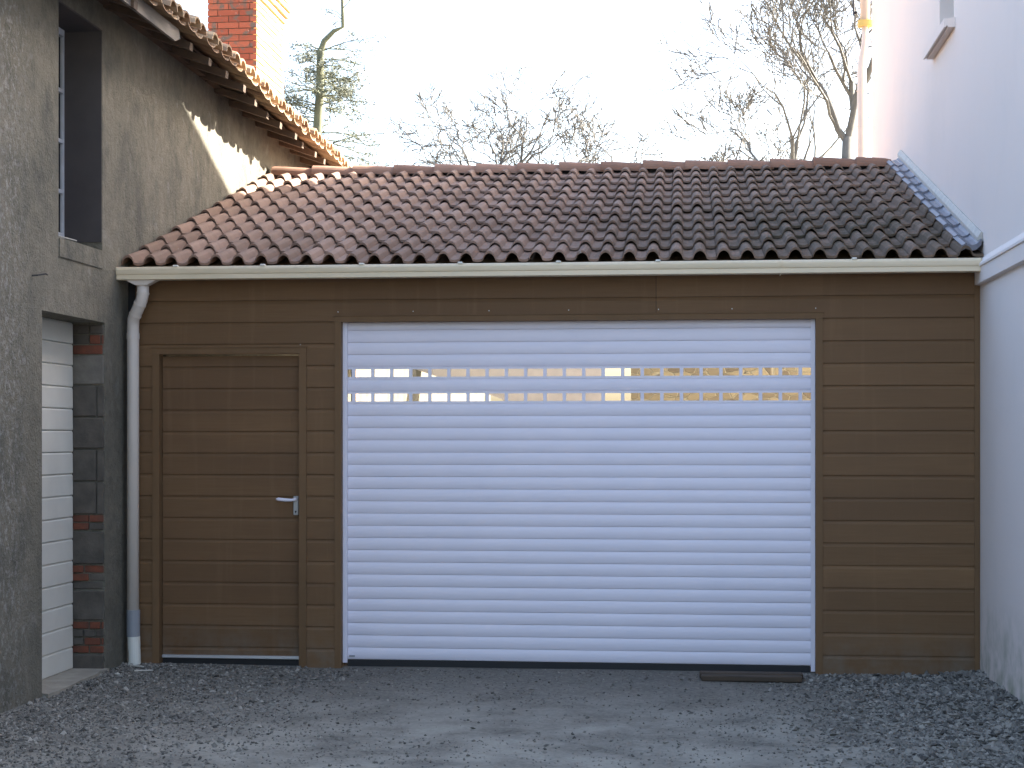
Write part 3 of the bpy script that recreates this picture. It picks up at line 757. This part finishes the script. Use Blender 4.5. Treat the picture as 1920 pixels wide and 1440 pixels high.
# ================================================================ WHITE HOUSE (right)
H = thing('white_house', (10, 0, 0), 'tall white rendered house with a small high window right of the garage', 'house')
HW = (1.02, 1.66, 4.40, 5.6); HY0, HY1 = -6.6, 6.008; SLH = .384; ZE = 7.17; PK = (HY0+HY1)/2
t = MB(); wall_x(t, XR, XR+.35, HY0, HY1, -.06, ZE, [HW])
ZP = ZE+SLH*(HY1-PK)
t.prism([(HY0, ZE), (HY1, ZE), (PK, ZP)], 'x', XR, XR+.35)
t.box(XR+.35, 14, HY1-.35, HY1, -.06, ZE); t.box(XR+.35, 14, HY0, HY0+.35, -.06, ZE); t.box(13.65, 14, HY0+.35, HY1-.35, -.06, ZE)
t.build('wall', M['white_wall'], H)
t = MB(); ov = .38
for s in (1, -1):
    e = HY1+ov if s == 1 else HY0-ov; ze = ZE-SLH*ov
    t.prism([(PK, ZP), (e, ze), (e, ze+.04), (PK, ZP+.04)], 'x', XR-.02, 14.1)
t.build('roof', M['tile'], H)
t = MB(); t.prism([(XR-.0, 2.632), (XR-.045, 2.575), (XR-.045, 2.560), (XR-.035, 2.556), (XR-.035, 2.462), (XR-.0, 2.458)], 'y', HY0, -.002); t.build('string_course', M['white_wall'], H)
t = MB(); wx = XR+.16
t.box(wx, wx+.05, HW[0]+.001, HW[0]+.06, HW[2]+.001, HW[3]-.001); t.box(wx, wx+.05, HW[1]-.06, HW[1]-.001, HW[2]+.001, HW[3]-.001)
t.box(wx, wx+.05, HW[0]+.06, HW[1]-.06, HW[2]+.001, HW[2]+.06); t.box(wx, wx+.05, HW[0]+.06, HW[1]-.06, HW[3]-.06, HW[3]-.001)
w = t.build('window', M['white_pvc'], H)
t = MB(); t.box(wx+.02, wx+.03, HW[0]+.06, HW[1]-.06, HW[2]+.06, HW[3]-.06); t.build('glass', M['glass_dark'], w)
t = MB(); t.prism([(XR-.075, 4.335), (XR-.075, 4.395), (XR+.15, 4.42), (XR+.15, 4.401), (XR-.001, 4.399), (XR-.001, 4.335), (XR-.050, 4.335), (XR-.050, 4.345), (XR-.062, 4.345), (XR-.062, 4.335)], 'y', .97, 1.96)
t.build('sill', M['white_wall'], w)
t = MB()
hx, hy = XR-.11, HY1+.10
t.tube([(hx+.05, hy-.03, 6.9), (hx+.05, hy-.03, 5.66)], .048, 16); t.tube([(hx+.05, hy-.03, 5.60), (hx+.05, hy-.03, 5.50), (hx+.045, hy-.03, 5.42), (hx+.03, hy, 5.30), (hx+.02, hy, 5.20), (hx+.02, hy, -.02)], [.030, .030, .032, .042, .045, .045], 16)
wp = t.build('downpipe', M['pipe'], H, smooth=True)
t = MB(); t.box(hx-.02, hx+.12, hy-.08, hy+.02, 5.60, 5.66); t.build('pipe_bracket', M['yellow'], wp)
for z in (4.97, 4.62): 
    t = MB(); t.tube([(hx+.02, hy, z), (hx+.02, hy, z-.012)], .050, 16); t.box(hx+.06, XR+.02, hy-.01, hy+.01, z-.012, z); t.build('pipe_collar', M['pipe'], wp)
t = MB(); t.tube([(hx-.06, hy, 5.84), (hx-.055, hy, 5.72), (hx-.03, hy, 5.76)], .012, 6); t.tube([(hx-.06, hy, 5.82), (hx-.055, hy, 6.1)], .012, 6); t.build('iron_hook', M['beam'], H)

# ================================================================ BARN behind the garage (seen through the door panes)
B = thing('stone_barn', (4, 13, 0), 'stone barn glimpsed through the small panes of the roller door', 'barn')
t = MB(); t.box(2.98, 8.2, 12.0, 12.5, -.05, 3.0); t.build('wall', M['rubble'], B)
t = MB()
t.prism([(1.25, -.05), (2.58, -.05), (2.58, 3.0), (.01, 3.0), (.01, 2.44), (1.2, 2.03), (1.25, 1.9)], 'y', 12.0, 12.5); t.build('rendered_wall', M['barn_render'], B)
t = MB(); t.prism([(12.0-.3, 2.92), (14.6, 3.8), (14.6, 3.85), (12.0-.3, 2.97)], 'x', 2.9, 8.3); t.build('roof', M['oldtile'], B)

# ================================================================ small things in the yard
t = MB(); random.seed(3); t.bbox(3.79, 4.43, -.30, -.205, -.010, .030, .008); t.bbox(3.80, 4.42, -.385, -.302, -.012, .022, .006)
tag(t.build('plank', M['plank']), 'brown wooden plank lying on the gravel in front of the white roller door', 'plank')
for pts, r, lb in (([(.085, -.21, .012), (.20, -.26, .010)], .007, 'short pale stick lying at the foot of the downpipe'),
                   ([(.20, -.44, .008), (.31, -.41, .010)], .006, 'thin pale stick on the gravel a little in front of the downpipe'),):
    t = MB(); t.tube(pts, [r, r*.7], 6); tag(t.build('stick', M['pale_stick']), lb, 'stick')
t = MB(); t.add([(.13+a*.02, -.56+b*.014, .004+c*.012) for a, b, c in ((1, 0, 0), (-1, .2, 0), (0, 1, .1), (.1, -1, 0), (.15, .1, 1), (0, 0, -1))], oct_f)
tag(t.build('pebble', M['pale_stick']), 'whitish pebble on the gravel in front of the downpipe', 'stone')
t = MB(); t.tube([(-.20, -1.10, 2.742), (-.08, -1.0, 2.722)], [.005, .003], 6); t.tube([(-.08, -1.0, 2.722), (.005, -.93, 2.70)], .004, 6)
tag(t.build('twig', M['pale_stick']), 'thin pale twig on the sill of the farmhouse window', 'twig')

# ================================================================ TREES
def grow(rnd, out, tw, p, d, L, r, lvl, maxl, cfg):
    """recursive branch; out = thick limbs, tw = twigs, tips collected in cfg['tips']"""
    n = 4 if lvl < 2 else 3; pts = [p.copy()]; rad = [r]; dd = d.copy()
    for i in range(n):
        j = Vector((rnd.uniform(-1, 1), rnd.uniform(-1, 1), rnd.uniform(-1, 1)))*cfg['wob']
        dd = (dd+j+Vector((0, 0, cfg['up']))).normalized(); p = p+dd*L/n; pts.append(p.copy()); rad.append(max(r*(1-.26*(i+1)/n), cfg['rmin']))
    (out if lvl < 2 else tw).tube(pts, rad, 5 if lvl < 2 else 3, cap=False)
    if lvl >= maxl: cfg['tips'].append(pts[-1]); return
    nch = rnd.choice(cfg['nch'])
    for c in range(nch):
        i = n if c < 2 else rnd.randint(1, n-1)
        ax = dd.orthogonal().normalized(); ax.rotate(Matrix.Rotation(rnd.uniform(0, 6.28), 3, dd))
        nd = dd.copy(); nd.rotate(Matrix.Rotation(rnd.uniform(*cfg['ang']), 3, ax)); nd.y *= .8; nd.normalize()
        grow(rnd, out, tw, pts[i], nd, L*rnd.uniform(*cfg['ls']), rad[i]*rnd.uniform(.58, .80), lvl+1, maxl, cfg)
def bare_tree(label, loc, trunk_h, r0, limbs, L, maxl, seed, group, bark='bark', **kw):
    rnd = random.Random(seed); o, tw = MB(), MB()
    cfg = dict(wob=.34, up=.13, rmin=.0100, nch=(2, 3, 3), ang=(.3, .85), ls=(.62, .88), tips=[]); cfg.update(kw)
    T = thing('bare_tree', loc, label, 'tree', group); b = Vector(loc)
    top = b+Vector((rnd.uniform(-.2, .2), 0, trunk_h)); mid = b+Vector((rnd.uniform(-.12, .12), 0, trunk_h*.5))
    o.tube([b+Vector((0, 0, -.1)), mid, top], [r0*1.25, r0*1.05, r0], 8)
    for (dx, dz, lf) in limbs:
        d = Vector((dx, rnd.uniform(-.3, .3), dz)).normalized()
        grow(rnd, o, tw, top-Vector((0, 0, rnd.uniform(0, .15))), d, L*lf, r0*.66, 1, maxl, cfg)
    o.build('trunk', M[bark], T, smooth=True, fix=False); tw.build('crown', M[bark], T, fix=False)
    return T
GR = 'bare trees behind the garage roof'
MID = dict(ls=(.66, .86), ang=(.3, .95), up=.05, wob=.36, nch=(2, 2, 3), rmin=.0112)
bare_tree('bare tree leftmost of those in the middle, spreading wide behind the ridge', (-1.3, 30, 0), 7.1, .12, [(-1.3, .75, 1.15), (-.6, 1, 1.15), (.05, 1, 1.2), (.6, 1, 1.0)], 1.0, 7, 5, GR, **MID)
bare_tree('thin gnarled bare tree second from the left behind the ridge', (-.30, 30.5, 0), 6.9, .11, [(-.5, 1, 1), (.25, 1, 1.3), (.9, .9, 1.0)], 1.0, 7, 14, GR, **MID)
bare_tree('bare tree with upright forked stems near the middle of the ridge', (.45, 31, 0), 6.9, .11, [(-.6, 1, 1), (.15, 1, 1.1), (1.2, .8, 1.1)], .95, 7, 23, GR, **MID)
bare_tree('smallest bare sapling behind the ridge, right end of the middle group', (1.40, 30, 0), 7.3, .08, [(-.5, 1, .9), (.8, .9, .9)], .85, 6, 37, GR, **MID)
RT = dict(nch=(2, 3, 3), ls=(.64, .84), ang=(.3, .8), bark='bark3')
bare_tree('tall bare tree close to the downpipe of the white house', (6.93, 24, 0), 7.7, .115, [(-.6, 1, 1.1), (.0, 1, 1.35), (.55, 1, 1.0)], 1.3, 7, 46, GR, up=.12, **RT)
bare_tree('multi stemmed bare tree left of the tall one by the white house', (6.15, 25, 0), 6.4, .09, [(-.6, 1, 1.0), (-.25, 1, 1.3), (.1, 1, 1.2), (.4, 1, 1.0)], 1.25, 7, 58, GR, up=.08, **RT)
bare_tree('low twiggy bare tree left of the multi stemmed one', (5.3, 33, 0), 6.9, .07, [(-1.1, .7, .9), (-.4, 1, 1), (.3, 1, 1), (1.0, .7, 1.0)], .95, 7, 63, GR, up=.04, rmin=.013, **RT)
bare_tree('faint low bare tree at the left end of the right hand group', (4.2, 36, 0), 6.9, .06, [(-1.1, .7, .9), (-.2, 1, 1), (.9, .7, 1.0)], .9, 7, 77, GR, up=.03, rmin=.013, **RT)

# sparse conifer behind the chimney
rnd = random.Random(8); T = thing('conifer_tree', (-4.35, 25, 0), 'sparse grey green conifer with a bent top right of the brick chimney', 'tree')
o, tw, fo = MB(), MB(), MB()
b = Vector((-4.35, 25, 0)); tr = [b, b+Vector((-.05, 0, 5)), b+Vector((0, 0, 7.5)), b+Vector((.10, 0, 9)), b+Vector((.12, 0, 9.95)), b+Vector((.20, 0, 10.2)), b+Vector((.42, 0, 10.42)), b+Vector((.62, 0, 10.5)), b+Vector((.60, 0, 11.4)), b+Vector((.50, 0, 12.2))]
o.tube(tr, [.14, .125, .110, .095, .080, .065, .050, .040, .028, .015], 9)
def clump(c, s, n):
    for _ in range(n):
        p = c+Vector((rnd.gauss(0, s), rnd.gauss(0, s), rnd.gauss(0, s*.55)))
        a = Vector((rnd.uniform(-1, 1), rnd.uniform(-1, 1), rnd.uniform(-.6, .6))).normalized(); w = a.orthogonal().normalized(); l = rnd.uniform(.05, .10); q = rnd.uniform(.012, .022)
        fo.poly([p-w*q, p+a*l*.5-w*q*.5, p+a*l, p+w*q])
for i in range(110):
    z = 5.9+4.2*rnd.random()**1.5; t_ = min(1, max(0, (z-6)/4.5)); base = None
    for j in range(len(tr)-1):
        if tr[j].z-0 <= z <= tr[j+1].z: base = tr[j].lerp(tr[j+1], (z-tr[j].z)/(tr[j+1].z-tr[j].z))
    if base is None: continue
    ang = rnd.uniform(0, 6.28); Lb = (2.25-1.45*t_)*rnd.uniform(.6, 1.1)
    if math.cos(ang) < 0: Lb *= .66
    pts = [base]; d = Vector((math.cos(ang), math.sin(ang), rnd.uniform(.0, .45))).normalized(); p = base
    for s_ in range(6):
        d = (d+Vector((rnd.uniform(-.2, .2), rnd.uniform(-.2, .2), rnd.uniform(-.22, .10)))).normalized(); p = p+d*Lb/6; pts.append(p.copy())
        if s_ > 0:
            for q in range(2):
                sd = (d+Vector((rnd.uniform(-1, 1), rnd.uniform(-1, 1), rnd.uniform(-.7, .6)))).normalized(); e = p+sd*rnd.uniform(.12, .38)
                tw.tube([p, (p+e)/2+Vector((0, 0, rnd.uniform(-.04, .04))), e], [.008, .007, .005], 3, cap=False)
                if rnd.random() < .55: clump(e, rnd.uniform(.05, .13), rnd.randint(8, 34))
    (o if Lb > .8 else tw).tube(pts, [.018, .016, .014, .012, .010, .009, .007], 5, cap=False)
for i in range(14):
    p = tr[7].lerp(tr[9], rnd.random()); e = p+Vector((rnd.uniform(-.55, .5), rnd.uniform(-.4, .4), rnd.uniform(-.05, .5))); tw.tube([p, (p+e)/2+Vector((0, 0, .05)), e], [.012, .009, .006], 3, cap=False)
    clump(e, .07, 18)
n = len(fo.v); fo.v += tw.v; fo.f += [tuple(i+n for i in f) for f in tw.f]; fo.a += tw.a; fo.m += [1]*len(tw.f)
o.build('trunk', M['bark2'], T, smooth=True, fix=False); fo.build('crown', [M['needles'], M['bark2']], T, fix=False)

# place parts-per-scene render settings that belong to the scene
scene.render.engine = 'CYCLES'
scene.cycles.max_bounces = 10; scene.cycles.diffuse_bounces = 5; scene.cycles.transparent_max_bounces = 16
